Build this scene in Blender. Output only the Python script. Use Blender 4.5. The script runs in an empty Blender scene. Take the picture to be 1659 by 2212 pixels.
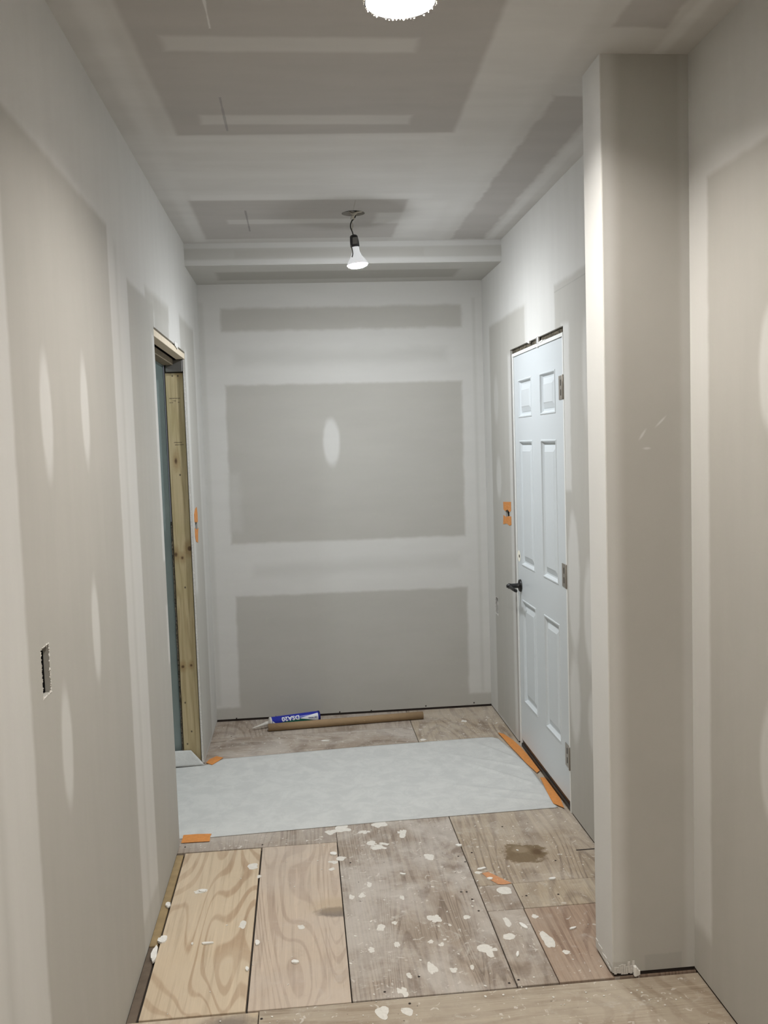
import bpy, bmesh, math, random
from mathutils import Vector, Matrix, noise
random.seed(7)
S = bpy.context.scene
COL = S.collection

# ------------------------------------------------------------------ camera, world, exposure
FPX = 1958.47
R_ = Vector((0.9951896, -0.09234772, -0.03270413))
U_ = Vector((0.0393188, 0.0707415, 0.99671946))
F_ = Vector((0.08973123, 0.99321072, -0.07403221))
CAMPOS = Vector((0, 0, 1.6387))
cd = bpy.data.cameras.new('camera')
cam = bpy.data.objects.new('camera', cd); COL.objects.link(cam)
cd.sensor_fit = 'HORIZONTAL'; cd.sensor_width = 36; cd.lens = 36 * FPX / 1659
cd.clip_start = 0.02; cd.clip_end = 50
m3 = Matrix((R_, U_, -F_)).transposed()
cam.matrix_world = Matrix.Translation(CAMPOS) @ m3.to_4x4()
S.camera = cam
w = bpy.data.worlds.new('world'); S.world = w; w.use_nodes = True
w.node_tree.nodes['Background'].inputs[0].default_value = (0.75, 0.8, 0.9, 1)
w.node_tree.nodes['Background'].inputs[1].default_value = 0.05
S.view_settings.view_transform = 'Standard'; S.view_settings.look = 'None'
S.view_settings.gamma = 1; S.view_settings.use_curve_mapping = False
S.view_settings.exposure = 1.66
LAMP_FRONT = 430.0     # radiance of the bulb faces
LAMP_BARE = 330.0
LAMP_NEAR = 450.0


def at(px, py, ax, val):
    """the point of the plane axis=val that the photograph shows at a pixel"""
    d = F_ + R_ * ((px - 829.5) / FPX) - U_ * ((py - 1106) / FPX)
    t = (val - CAMPOS[ax]) / d[ax]
    return CAMPOS + d * t


XL, XR, XN, H, YB, YS, ZS = -.5608, 1.1218, 1.1432, 2.7177, 5.4438, 4.8883, 2.603
XC, YC0, YC1 = .8844, 2.5743, 2.7337
REAR = -2.6

# ------------------------------------------------------------------ materials


def srgb(r, g, b):
    f = lambda c: (c / 255 / 12.92) if c / 255 <= .04045 else ((c / 255 + .055) / 1.055) ** 2.4
    return (f(r), f(g), f(b), 1)


class NT:
    def __init__(s, name):
        s.m = bpy.data.materials.new(name); s.m.use_nodes = True
        s.t = s.m.node_tree; s.b = s.t.nodes['Principled BSDF']
        s.tc = None

    def n(s, typ, **kw):
        nd = s.t.nodes.new(typ)
        for k, v in kw.items():
            setattr(nd, k, v)
        return nd

    def l(s, a, b): s.t.links.new(a, b)

    def obj(s):
        if not s.tc: s.tc = s.n('ShaderNodeTexCoord')
        return s.tc.outputs['Object']

    def math(s, op, a, b=None, c=None, clamp=False):
        nd = s.n('ShaderNodeMath', operation=op, use_clamp=clamp)
        for i, v in enumerate((a, b, c)):
            if v is None: continue
            if isinstance(v, (int, float)): nd.inputs[i].default_value = v
            else: s.l(v, nd.inputs[i])
        return nd.outputs[0]

    def mix(s, f, a, b, mode='MIX'):
        nd = s.n('ShaderNodeMix', data_type='RGBA', blend_type=mode)
        for i, v in ((0, f), (6, a), (7, b)):
            if isinstance(v, (int, float, tuple)): nd.inputs[i].default_value = v
            else: s.l(v, nd.inputs[i])
        return nd.outputs[2]

    def noise(s, vec, scale, detail=3, rough=.55, dist=0, out='Fac'):
        nd = s.n('ShaderNodeTexNoise')
        nd.inputs['Scale'].default_value = scale; nd.inputs['Detail'].default_value = detail
        nd.inputs['Roughness'].default_value = rough; nd.inputs['Distortion'].default_value = dist
        s.l(vec, nd.inputs['Vector'])
        return nd.outputs[out]

    def mapv(s, vec, scale=(1, 1, 1), loc=(0, 0, 0), rot=(0, 0, 0)):
        nd = s.n('ShaderNodeMapping'); nd.inputs['Scale'].default_value = scale
        nd.inputs['Location'].default_value = loc; nd.inputs['Rotation'].default_value = rot
        s.l(vec, nd.inputs['Vector']); return nd.outputs[0]

    def ss(s, v, a, b, t0=0., t1=1.):
        nd = s.n('ShaderNodeMapRange', interpolation_type='SMOOTHSTEP')
        s.l(v, nd.inputs[0])
        for i, x in enumerate((a, b, t0, t1)): nd.inputs[i + 1].default_value = x
        return nd.outputs[0]

    def uv(s, axes):
        """2-D metre coordinates (two object axes) as a vector"""
        sp = s.n('ShaderNodeSeparateXYZ'); s.l(s.obj(), sp.inputs[0])
        cb = s.n('ShaderNodeCombineXYZ')
        s.l(sp.outputs[axes[0]], cb.inputs[0]); s.l(sp.outputs[axes[1]], cb.inputs[1])
        return cb.outputs[0]

    def paint(s, vec, col, layers, nz):
        """lay patches over a colour: (kind, u0, u1, v0, v1, soft, rough, colour, strength[, turn])"""
        for L in layers:
            kind, u0, u1, v0, v1, soft, rough, c, st = L[:9]
            turn = L[9] if len(L) > 9 else 0
            cu, cv, hu, hv = (u0 + u1) / 2, (v0 + v1) / 2, abs(u1 - u0) / 2, abs(v1 - v0) / 2
            sub = s.n('ShaderNodeVectorMath', operation='SUBTRACT'); s.l(vec, sub.inputs[0]); sub.inputs[1].default_value = (cu, cv, 0)
            o = sub.outputs[0]
            if turn: o = s.mapv(o, rot=(0, 0, turn))
            if kind == 'E':
                sc = s.n('ShaderNodeVectorMath', operation='DIVIDE'); s.l(o, sc.inputs[0]); sc.inputs[1].default_value = (hu, hv, 1)
                ln = s.n('ShaderNodeVectorMath', operation='LENGTH'); s.l(sc.outputs[0], ln.inputs[0])
                d = s.math('MULTIPLY_ADD', ln.outputs['Value'], min(hu, hv), -min(hu, hv))
            else:
                ab = s.n('ShaderNodeVectorMath', operation='ABSOLUTE'); s.l(o, ab.inputs[0])
                sb = s.n('ShaderNodeVectorMath', operation='SUBTRACT'); s.l(ab.outputs[0], sb.inputs[0]); sb.inputs[1].default_value = (hu, hv, 0)
                sp = s.n('ShaderNodeSeparateXYZ'); s.l(sb.outputs[0], sp.inputs[0])
                d = s.math('MAXIMUM', sp.outputs[0], sp.outputs[1])
            d = s.math('MULTIPLY_ADD', nz, rough, d)
            mk = s.ss(d, soft, -soft, 0., st)
            col = s.mix(mk, col, c)
        return col


MUD = (.60, .594, .570, 1)
MUDB = (.68, .68, .665, 1)
MID = (.525, .52, .493, 1)
PAP = (.448, .436, .402, 1)
PAPD = (.395, .384, .355, 1)


def drywall(name, axes, base, layers, streak=(1, 1), amp=.017):
    t = NT(name)
    v = t.uv(axes)
    nz = t.math('SUBTRACT', t.noise(v, 9, 4, .6), .5)
    base_c = base
    c0 = t.mix(0., base_c, base_c)
    c = t.paint(v, c0, layers, nz)
    st = t.noise(t.mapv(v, (streak[0] * 3, streak[1] * 3, 1)), 1.3, 4, .6)
    fine = t.noise(v, 260, 2, .6)
    k = t.math('ADD', t.ss(st, .3, .7, 1 - amp, 1 + amp), t.math('MULTIPLY_ADD', fine, .03, -.015))
    cc = t.n('ShaderNodeCombineXYZ')
    for i in range(3): t.l(k, cc.inputs[i])
    c = t.mix(1., c, cc.outputs[0], 'MULTIPLY')
    t.l(c, t.b.inputs['Base Color'])
    t.b.inputs['Roughness'].default_value = .82
    t.b.inputs['Specular IOR Level'].default_value = .22
    bp = t.n('ShaderNodeBump'); bp.inputs['Strength'].default_value = .12; bp.inputs['Distance'].default_value = .002
    t.l(t.math('ADD', t.math('MULTIPLY', fine, .25), st), bp.inputs['Height']); t.l(bp.outputs[0], t.b.inputs['Normal'])
    return t.m


def flat(name, c, rough=.6, metal=0, var=.06, scale=40, spec=.4, emit=None, es=0):
    t = NT(name)
    nz = t.noise(t.obj(), scale, 3)
    lo = tuple(max(0, x * (1 - var * 2)) for x in c[:3]) + (1,); hi = tuple(min(1, x * (1 + var * 2)) for x in c[:3]) + (1,)
    t.l(t.mix(nz, lo, hi), t.b.inputs['Base Color'])
    t.b.inputs['Roughness'].default_value = rough; t.b.inputs['Metallic'].default_value = metal
    t.b.inputs['Specular IOR Level'].default_value = spec
    if emit:
        t.b.inputs['Emission Color'].default_value = emit; t.b.inputs['Emission Strength'].default_value = es
    return t.m


def ply(name, light, dark, seed, bands=7, sx=2.2, sy=.8, worn=0., wash=(.55, .5, .47, 1), layers=(), turn=False, width=.28, fibre=.4, contrast=.8, specks=.0):
    """plywood face: contour bands of a stretched noise make the flame grain"""
    t = NT(name)
    v = t.uv((1, 0) if turn else (0, 1))
    w0 = t.mapv(v, (sx, sy, 1), (seed * 3.7, seed * 1.9, seed))
    big = t.noise(w0, 1.0, 1.2, .35, .35)
    ph = t.math('MULTIPLY', big, bands * 2)
    wob = t.noise(t.mapv(v, (30, 5, 1), (seed, 0, 0)), 1, 3)
    ph = t.math('MULTIPLY_ADD', wob, .35, ph)
    tri = t.math('PINGPONG', ph, 1.0)
    thin = t.noise(t.mapv(v, (4, 1.5, 1), (seed, 9, 0)), 1.3, 2)
    tri = t.math('ADD', tri, t.ss(thin, .3, .7, -.22, .12))
    band = t.ss(tri, .5, .5 + width)
    patch = t.noise(t.mapv(v, (3, 2, 1), (seed * 2, 5, 0)), 1.2, 3)
    band = t.math('MULTIPLY', band, t.ss(patch, .25, .6, contrast * .5, contrast))
    c = t.mix(band, light, dark)
    fib = t.noise(t.mapv(v, (210, 7, 1)), 1, 4, .65)
    fk = t.ss(fib, .35, .75, 0., fibre)
    c = t.mix(fk, c, tuple(x * .62 for x in dark[:3]) + (1,))
    stk = t.noise(t.mapv(v, (62, 2.2, 1), (seed, seed * 3, 0)), 1, 3, .55, .25)
    c = t.mix(t.ss(stk, .54, .66, 0., .22 + .38 * worn), c, tuple(x * .72 for x in dark[:3]) + (1,))
    c = t.mix(t.ss(stk, .42, .34, 0., .12 + .3 * worn), c, tuple(min(1, x * 1.35) for x in light[:3]) + (1,))
    if worn:
        wn = t.noise(t.mapv(v, (1, 1, 1), (seed, seed, 0)), 3.2, 6, .65, .4)
        c = t.mix(t.ss(wn, .36, .62, 0., min(1, worn * 1.1)), c, wash)
        dk = t.noise(t.mapv(v, (2.2, 1.2, 1), (seed * 2, 3, 0)), 2.6, 5, .65, .5)
        c = t.mix(t.ss(dk, .5, .72, 0., .32 * worn), c, (.20, .155, .12, 1))
        fm = t.noise(t.mapv(v, (1, 1, 1), (seed, 2, 0)), 14, 7, .75, .8)
        c = t.mix(t.ss(fm, .54, .72, 0., .75 * worn), c, (.60, .565, .515, 1))
        gr = t.noise(v, 11, 6, .7, .6)
        c = t.mix(t.ss(gr, .56, .74, 0., .35 * worn), c, (.20, .165, .13, 1))
    if specks:
        sp = t.noise(v, 38, 2, .5, 1.2)
        c = t.mix(t.ss(sp, .66, .70, 0., specks), c, (.74, .71, .66, 1))
        sp2 = t.noise(t.mapv(v, (1, 1, 1), (9, 4, 0)), 62, 1, .5)
        c = t.mix(t.ss(sp2, .76, .80, 0., .8), c, (.09, .07, .055, 1))
    if layers:
        nz = t.math('SUBTRACT', t.noise(t.uv((0, 1)), 22, 4, .6), .5)
        c = t.paint(t.uv((0, 1)), c, layers, nz)
    t.l(c, t.b.inputs['Base Color']); t.b.inputs['Roughness'].default_value = .75
    t.b.inputs['Specular IOR Level'].default_value = .25
    bp = t.n('ShaderNodeBump'); bp.inputs['Strength'].default_value = .25; bp.inputs['Distance'].default_value = .001
    t.l(t.math('ADD', fib, band), bp.inputs['Height']); t.l(bp.outputs[0], t.b.inputs['Normal'])
    return t.m


# ------------------------------------------------------------------ mesh helpers


def link(name, bm, mat, parent=None, smooth=False, loc=None):
    me = bpy.data.meshes.new(name); bm.to_mesh(me); bm.free()
    for mt in (mat if isinstance(mat, (list, tuple)) else [mat]): me.materials.append(mt)
    if smooth: me.polygons.foreach_set('use_smooth', [True] * len(me.polygons))
    o = bpy.data.objects.new(name, me); COL.objects.link(o)
    if parent: o.parent = parent
    if loc: o.location = loc
    return o


def tag(o, label, cat, group=None, kind=None):
    o['label'] = label; o['category'] = cat
    if group: o['group'] = group
    if kind: o['kind'] = kind
    return o


def empty(name, loc=(0, 0, 0), rot=(0, 0, 0)):
    o = bpy.data.objects.new(name, None); COL.objects.link(o); o.location = loc; o.rotation_euler = rot
    o.empty_display_size = .05
    return o


def box(bm, x0, x1, y0, y1, z0, z1, bev=0):
    r = bmesh.ops.create_cube(bm, size=1)
    vs = r['verts']
    for v in vs:
        v.co = Vector(((x0 + x1) / 2 + v.co.x * (x1 - x0), (y0 + y1) / 2 + v.co.y * (y1 - y0), (z0 + z1) / 2 + v.co.z * (z1 - z0)))
    if bev:
        es = list({e for v in vs for e in v.link_edges})
        bmesh.ops.bevel(bm, geom=es, offset=bev, segments=1, affect='EDGES')


def boxo(name, mat, parent, *a, bev=0):
    bm = bmesh.new(); box(bm, *a, bev=bev); return link(name, bm, mat, parent)


def lathe(bm, prof, seg=32, M=Matrix(), cap0=False, cap1=False):
    rings = []
    for r, z in prof:
        if r < 1e-6: rings.append([bm.verts.new(M @ Vector((0, 0, z)))])
        else: rings.append([bm.verts.new(M @ Vector((r * math.cos(2 * math.pi * i / seg), r * math.sin(2 * math.pi * i / seg), z))) for i in range(seg)])
    for a, b in zip(rings, rings[1:]):
        for i in range(seg):
            j = (i + 1) % seg
            if len(a) == 1 and len(b) == 1: continue
            if len(a) == 1: bm.faces.new((a[0], b[j], b[i]))
            elif len(b) == 1: bm.faces.new((a[i], a[j], b[0]))
            else: bm.faces.new((a[i], a[j], b[j], b[i]))
    if cap0: bm.faces.new(rings[0][::-1])
    if cap1: bm.faces.new(rings[-1])
    bmesh.ops.recalc_face_normals(bm, faces=bm.faces)


def tube(bm, pts, r, seg=8):
    """swept round wire through points (Catmull-Rom smoothed)"""
    P = [Vector(p) for p in pts]; Q = []
    for i in range(len(P) - 1):
        p0, p1, p2, p3 = P[max(0, i - 1)], P[i], P[i + 1], P[min(len(P) - 1, i + 2)]
        for k in range(6):
            t = k / 6
            Q.append(.5 * ((2 * p1) + (p2 - p0) * t + (2 * p0 - 5 * p1 + 4 * p2 - p3) * t * t + (3 * p1 - p0 - 3 * p2 + p3) * t ** 3))
    Q.append(P[-1]); rings = []; up = Vector((.3, .9, .2)).normalized()
    for i, q in enumerate(Q):
        d = (Q[min(i + 1, len(Q) - 1)] - Q[max(0, i - 1)]).normalized()
        a = d.cross(up).normalized(); b = d.cross(a)
        rings.append([bm.verts.new(q + (a * math.cos(2 * math.pi * j / seg) + b * math.sin(2 * math.pi * j / seg)) * r) for j in range(seg)])
    for a, b in zip(rings, rings[1:]):
        for j in range(seg): bm.faces.new((a[j], a[(j + 1) % seg], b[(j + 1) % seg], b[j]))
    bm.faces.new(rings[0]); bm.faces.new(rings[-1][::-1])
    bmesh.ops.recalc_face_normals(bm, faces=bm.faces)


def slab(name, axis, pos, thick, ub, vb, holes, mat, parent=None):
    """a board in the plane axis=pos (body on the side of thick) with rectangular holes (u0,u1,v0,v1)"""
    us = sorted(set([ub[0], ub[1]] + [x for h in holes for x in h[:2] if ub[0] < x < ub[1]]))
    vs = sorted(set([vb[0], vb[1]] + [x for h in holes for x in h[2:4] if vb[0] < x < vb[1]]))
    ua = [a for a in range(3) if a != axis]
    bm = bmesh.new(); cache = {}

    def vt(i, j, k):
        if (i, j, k) not in cache:
            c = [0, 0, 0]; c[axis] = pos + (thick if k else 0); c[ua[0]] = us[i]; c[ua[1]] = vs[j]
            cache[(i, j, k)] = bm.verts.new(c)
        return cache[(i, j, k)]

    def solid(i, j):
        if not (0 <= i < len(us) - 1 and 0 <= j < len(vs) - 1): return False
        cu, cv = (us[i] + us[i + 1]) / 2, (vs[j] + vs[j + 1]) / 2
        return not any(h[0] < cu < h[1] and h[2] < cv < h[3] for h in holes)
    for i in range(len(us) - 1):
        for j in range(len(vs) - 1):
            if not solid(i, j): continue
            for k in (0, 1): bm.faces.new([vt(i, j, k), vt(i + 1, j, k), vt(i + 1, j + 1, k), vt(i, j + 1, k)])
            if not solid(i - 1, j): bm.faces.new([vt(i, j, 0), vt(i, j + 1, 0), vt(i, j + 1, 1), vt(i, j, 1)])
            if not solid(i + 1, j): bm.faces.new([vt(i + 1, j, 0), vt(i + 1, j + 1, 0), vt(i + 1, j + 1, 1), vt(i + 1, j, 1)])
            if not solid(i, j - 1): bm.faces.new([vt(i, j, 0), vt(i + 1, j, 0), vt(i + 1, j, 1), vt(i, j, 1)])
            if not solid(i, j + 1): bm.faces.new([vt(i, j + 1, 0), vt(i + 1, j + 1, 0), vt(i + 1, j + 1, 1), vt(i, j + 1, 1)])
    bmesh.ops.recalc_face_normals(bm, faces=bm.faces)
    return link(name, bm, mat, parent)


def struct(o, label=None):
    o['kind'] = 'structure'
    if label: o['label'] = label
    return o


def polyplate(bm, pts, z, t, wig=0):
    """thin flat plate from a floor polygon"""
    n = len(pts)
    lo = [bm.verts.new((x, y, z)) for x, y in pts]
    hi = [bm.verts.new((x, y, z + t + (random.uniform(0, wig) if wig else 0))) for x, y in pts]
    c = bm.verts.new((sum(p[0] for p in pts) / n, sum(p[1] for p in pts) / n, z + t + wig * .5))
    for i in range(n):
        j = (i + 1) % n
        bm.faces.new((lo[i], lo[j], hi[j], hi[i])); bm.faces.new((hi[i], hi[j], c))
    bm.faces.new(lo[::-1])
    bmesh.ops.recalc_face_normals(bm, faces=bm.faces)


# ------------------------------------------------------------------ shared materials
M_dark = flat('dark_cavity_wood', (.035, .028, .022, 1), .9)
M_sole = flat('dark_sole_plate', (.03, .022, .018, 1), .9)
M_black = flat('black_plastic', (.008, .008, .009, 1), .35)
M_blackm = flat('matte_black_metal', (.006, .006, .006, 1), .38, 0, spec=.5)
M_white = flat('white_plastic', (.78, .78, .76, 1), .45, var=.02)
M_mudlump = flat('plaster_lump', (.80, .79, .755, 1), .9, var=.05)
M_splat = flat('dried_plaster', (.70, .675, .625, 1), .9, var=.09, scale=90)
M_rag = flat('torn_gypsum', (.62, .60, .57, 1), .95, var=.2, scale=150)
M_metal = flat('brushed_nickel', (.36, .33, .29, 1), .42, .75)
M_galv = flat('dull_galvanised_steel', (.17, .165, .155, 1), .5, .4)
M_tape = flat('orange_tape', (.62, .25, .065, 1), .7, var=.12, scale=60)
M_card = flat('brown_cardboard', (.30, .205, .115, 1), .85, var=.06, scale=25)
M_cardin = flat('cardboard_inside', (.15, .10, .06, 1), .9)
M_green = flat('green_moisture_board', (.25, .305, .30, 1), .8, var=.04, scale=12)
M_blue = flat('blue_label', (.012, .022, .32, 1), .32, var=.03)
M_lgreen = flat('green_label', (.012, .11, .075, 1), .35)
M_wlab = flat('white_label', (.72, .73, .76, 1), .35, var=.02)
M_navy = flat('navy_plastic', (.008, .01, .12, 1), .35)
M_clear = flat('milky_plastic', (.62, .60, .56, 1), .3, var=.04)
M_doorpaint = flat('white_door_primer', (.60, .638, .658, 1), .36, var=.008, scale=3, spec=.45)
M_jamb = flat('white_painted_jamb', (.78, .79, .77, 1), .5, var=.02)
M_bore = flat('cream_bore_daylight', (.93, .90, .78, 1), .8, var=.01)  # bright daylight through the bore, put into the colour as pale cream
M_headerw = flat('pale_lumber_edge', (.72, .63, .49, 1), .7, var=.08, scale=30)
M_headerd = flat('weathered_lumber', (.24, .20, .14, 1), .85, var=.25, scale=45)
M_can = flat('white_can_reflector', (.86, .87, .9, 1), .25, var=.01)
M_cable = flat('pale_cable_sheath', (.50, .47, .40, 1), .6)
M_lens = {}
for k, e in (('front', LAMP_FRONT), ('bare', LAMP_BARE), ('near', LAMP_NEAR)):
    ec = {'front': (1, .955, .885, 1), 'bare': (.93, .965, 1, 1), 'near': (1, .94, .86, 1)}[k]
    M_lens[k] = flat('lit_bulb_face_' + k, (.9, .9, .9, 1), .5, emit=ec, es=e)
M_bulb = flat('frosted_bulb_body', (.85, .86, .88, 1), .4, var=.01, emit=(.93, .96, 1, 1), es=.15)

# rough foam / splintered wood above the door
t = NT('splintered_wood')
a_ = t.noise(t.obj(), 55, 6, .75, 1.5)
t.l(t.mix(t.ss(a_, .38, .62), (.015, .012, .008, 1), (.21, .175, .12, 1)), t.b.inputs['Base Color']); t.b.inputs['Roughness'].default_value = .95
bp = t.n('ShaderNodeBump'); bp.inputs['Distance'].default_value = .01; t.l(a_, bp.inputs['Height']); t.l(bp.outputs[0], t.b.inputs['Normal'])
M_splinter = t.m

# ------------------------------------------------------------------ walls
G = 9.9


def rc(u0, u1, v0, v1, soft=.012, rough=.02, c=PAP, st=1., turn=0): return ('R', u0, u1, v0, v1, soft, rough, c, st, turn)
def el(u0, u1, v0, v1, soft=.012, rough=.012, c=MUD, st=1., turn=0): return ('E', u0, u1, v0, v1, soft, rough, c, st, turn)


M_left = drywall('left_wall_drywall', (1, 2), MUD, [
    rc(-G, .6, -1, 2.335),
    rc(1.86, 2.885, -1, 2.335, .014, .02),
    rc(2.99, 3.02, -1, 2.3, .03, .02, MID, .8),
    rc(2.84, 3.19, -1, .12, .02, .03, PAP, .6),
    rc(1.62, 1.66, -1, 2.5, .03, .02, MID, .8),
    rc(3.185, 3.74, -1, 2.225, .014, .015),
    rc(3.55, 4.18, 2.20, 2.275, .02, .02, PAP, .8, -.03),
    rc(3.76, 4.16, 2.13, 2.26, .012, .015, PAP, .85),
    rc(4.55, 5.13, .02, 2.30, .02, .02, PAP, .9),
    rc(4.70, 4.80, .9, 2.15, .03, .03, MUD, .8),
    rc(5.24, 5.27, .2, 2.4, .02, .02, MID, .5),
    rc(3.665, 3.73, 1.2, 2.1, .012, .03, MUD, .85),
    rc(3.675, 3.73, .78, 1.02, .012, .03, MUD, .7),
    el(2.055, 2.145, 1.59, 1.865), el(2.43, 2.515, 1.62, 1.89), el(2.415, 2.50, 1.04, 1.30), el(2.065, 2.155, .83, 1.10),
], (3, .5))
M_right = drywall('door_wall_drywall', (1, 2), MUD, [
    rc(2.9, 3.895, -1, 2.30, .014, .02, PAP, .9),
    rc(3.0, 3.895, 2.268, 2.273, .002, .006, PAPD, .8),
    rc(4.38, 5.25, .02, 2.30, .016, .02, PAP, .95),
    rc(4.62, 4.80, -1, 2.09, .02, .02, MUD, .75),
    rc(3.69, 3.80, 1.42, 2.12, .014, .04, MUD, .95),
    rc(4.32, 4.42, 2.1, 2.4, .02, .03, MUD, .8),
    el(3.60, 3.76, .75, 1.32, .015, .03), el(3.62, 3.76, .35, .72, .02, .03),
    el(3.38, 3.55, .72, 1.15, .02, .02), el(3.38, 3.52, .38, .62, .02, .02, MUD, .8), el(3.42, 3.52, 1.7, 2.1, .02, .02, MUD, .7),
    el(5.02, 5.14, 1.32, 1.55, .02, .02, MUD, .7), el(5.05, 5.16, 1.75, 2.0, .02, .02, MUD, .5),
], (3, .5))
M_back = drywall('back_wall_drywall', (0, 2), MUD, [
    rc(-.43, .995, 2.33, 2.462, .014, .03, PAP, .95),
    rc(-.36, .9, 2.13, 2.21, .04, .04, MID, .75),
    rc(-.425, .987, 1.072, 2.012, .012, .022, PAP, 1., .006),
    rc(-.43, -.36, 1.15, 1.5, .03, .05, MID, .6),
    rc(-.3, .95, .875, .95, .035, .02, MID, .6),
    rc(-.42, .985, -.5, .755, .012, .02, PAP, 1., .006),
    rc(-.60, 1.3, -.5, .085, .012, .03, PAP, .9),
    el(.142, .24, 1.53, 1.80, .012, .015),
    rc(-.56, -.53, .1, 2.5, .01, .01, MID, .7), rc(1.06, 1.08, .1, 2.5, .01, .01, MID, .7),
], (.6, 2.5))
M_near = drywall('near_wall_drywall', (1, 2), MUD, [
    rc(1.75, 2.457, -1, 2.343, .012, .02, PAP, 1.),
    rc(2.3, 2.62, -1, .16, .03, .04, PAP, .9),
    rc(2.105, 2.108, .1, 1.9, .002, .002, PAPD, .5),
    rc(-G, .5, -1, 2.343),
    el(2.06, 2.175, 1.64, 1.94, .012, .012, MUD, .9), el(2.06, 2.175, .66, .95, .012, .012, MUD, .8),
], (3, .5))
M_col = drywall('column_drywall', (0, 2), PAP, [
    rc(.5, .925, -1, 3, .025, .01, MUD, 1.),
    rc(1.115, 1.3, -1, 3, .01, .01, MID, .8),
    rc(.985, 1.10, -.2, .062, .003, .02, PAPD, .9), rc(.88, .94, -.1, .05, .004, .02, PAPD, .5),
    el(1.05, 1.056, 1.66, 1.70, .002, .004, MUDB, .7, .8), el(1.0, 1.02, 1.60, 1.606, .002, .004, MUDB, .6), el(.995, 1.001, 1.63, 1.66, .002, .004, MUDB, .6, .6),
], (1, .6))
CMID = (.575, .565, .545, 1)
CMUD = (.665, .66, .645, 1)
CPAP = (.455, .438, .420, 1)
M_ceil = drywall('ceiling_drywall', (0, 1), CMID, [
    rc(-.45, .75, 3.36, 3.42, .03, .02, CMUD, .45), rc(-.40, .9, 3.52, 3.56, .02, .02, CMUD, .35), rc(-.44, .80, 3.66, 3.74, .03, .02, CMUD, .55), rc(-.42, .62, 3.98, 4.06, .012, .02, CMUD, .8),
    rc(.56, .70, 4.1, 4.8, .03, .06, CMUD, .6), rc(-.40, .5, 3.26, 3.30, .02, .02, CMUD, .5),
    rc(-.60, .6, 3.22, 4.05, .05, .03, CMUD, .55),
    rc(-.50, -.44, -G, 4.86, .02, .02, CMUD, .6),
    rc(.52, .80, -G, 4.9, .03, .03, CMUD, .5),
    rc(.50, 1.2, 3.3, 4.1, .1, .1, CMUD, .4),
    rc(-.437, .516, -1.2, 3.23, .012, .012, CPAP, 1., .028),
    rc(-.435, .522, 4.072, 4.80, .012, .014, CPAP, 1.),
    rc(-.32, .36, 2.485, 2.575, .014, .016, CMID, .95), rc(-.28, .41, 3.05, 3.135, .012, .014, CMID, .95),
    rc(-.30, .30, 4.405, 4.49, .012, .014, CMID, .9),
    rc(-.32, .36, 1.2, 1.29, .014, .016, CMID, .95), rc(-.32, .36, .55, .64, .014, .016, CMID, .95),
    rc(.845, 1.015, 2.885, 4.86, .012, .05, CPAP, 1.),
    rc(.40, .56, 4.3, 4.5, .02, .05, CMUD, .6),
    rc(.86, 1.01, -.5, 2.415, .01, .04, CPAP, 1.),
    rc(1.035, 1.075, -G, 4.87, .012, .015, CMUD, .8),
    rc(-.206, -.198, 2.9, 3.2, .001, .01, (.2, .18, .2, 1), .45), rc(-.208, -.2, 4.24, 4.64, .001, .01, (.2, .18, .18, 1), .55),
    rc(.286, .289, 4.08, 4.25, .001, .003, (.25, .22, .18, 1), .5),
    rc(-.19, -.184, 2.28, 2.44, .002, .012, MUDB, .9),
], (.5, 2), .03)
M_sof = drywall('soffit_drywall', (0, 2), MID, [
    rc(-.6, 1.2, 2.69, 2.72, .006, .004, MUDB, .7), rc(-.6, 1.2, 2.600, 2.632, .008, .004, MUDB, .7), rc(-.3, .7, 2.64, 2.68, .01, .02, PAP, .4)], (.5, 2))
M_sofb = drywall('soffit_underside_drywall', (0, 1), MID, [rc(-.42, .93, 5.08, 5.32, .02, .02, PAPD, .9)], (.5, 2))
M_plain = drywall('plain_drywall', (0, 2), PAP, [rc(-.3, -.1, 0, 2.6), rc(.7, .95, 0, 2.6, c=MUD)], (1, 1))
M_colside = drywall('column_side_drywall', (1, 2), MUDB, [rc(2.5, 2.8, -1, .03, .003, .03, PAP, .7)], (1, .4))

# left wall with the doorway and two switch cuts
DO0, DO1, DOZ = 3.722, 4.708, 2.138
OUT_L = (1.945, 2.006, 1.125, 1.232)
SWL = (4.80, 4.90, 1.205, 1.275)
wl = struct(slab('wall_left', 0, XL, -.0127, (REAR, YB), (.010, H), [(DO0, DO1, -1, DOZ), OUT_L, SWL], M_left))
SWR = (4.835, 4.925, 1.19, 1.285)
OUT_R = (5.185, 5.245, .62, .72)
wr = struct(slab('wall_right', 0, XR, .0127, (YC1 - .05, YB), (.010, H), [(3.773, 4.737, -1, 2.113), SWR, OUT_R], M_right))
wb = struct(slab('wall_back', 1, YB, .0127, (XL - .013, XR + .013), (.014, ZS + .1), [], M_back))
wn = struct(slab('wall_right_near', 0, XN, .0127, (REAR, YC0 + .05), (.010, H), [], M_near))
wrear = struct(slab('wall_rear', 1, REAR, -.0127, (XL - .013, XN + .013), (.0, H), [], M_plain))
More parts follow.
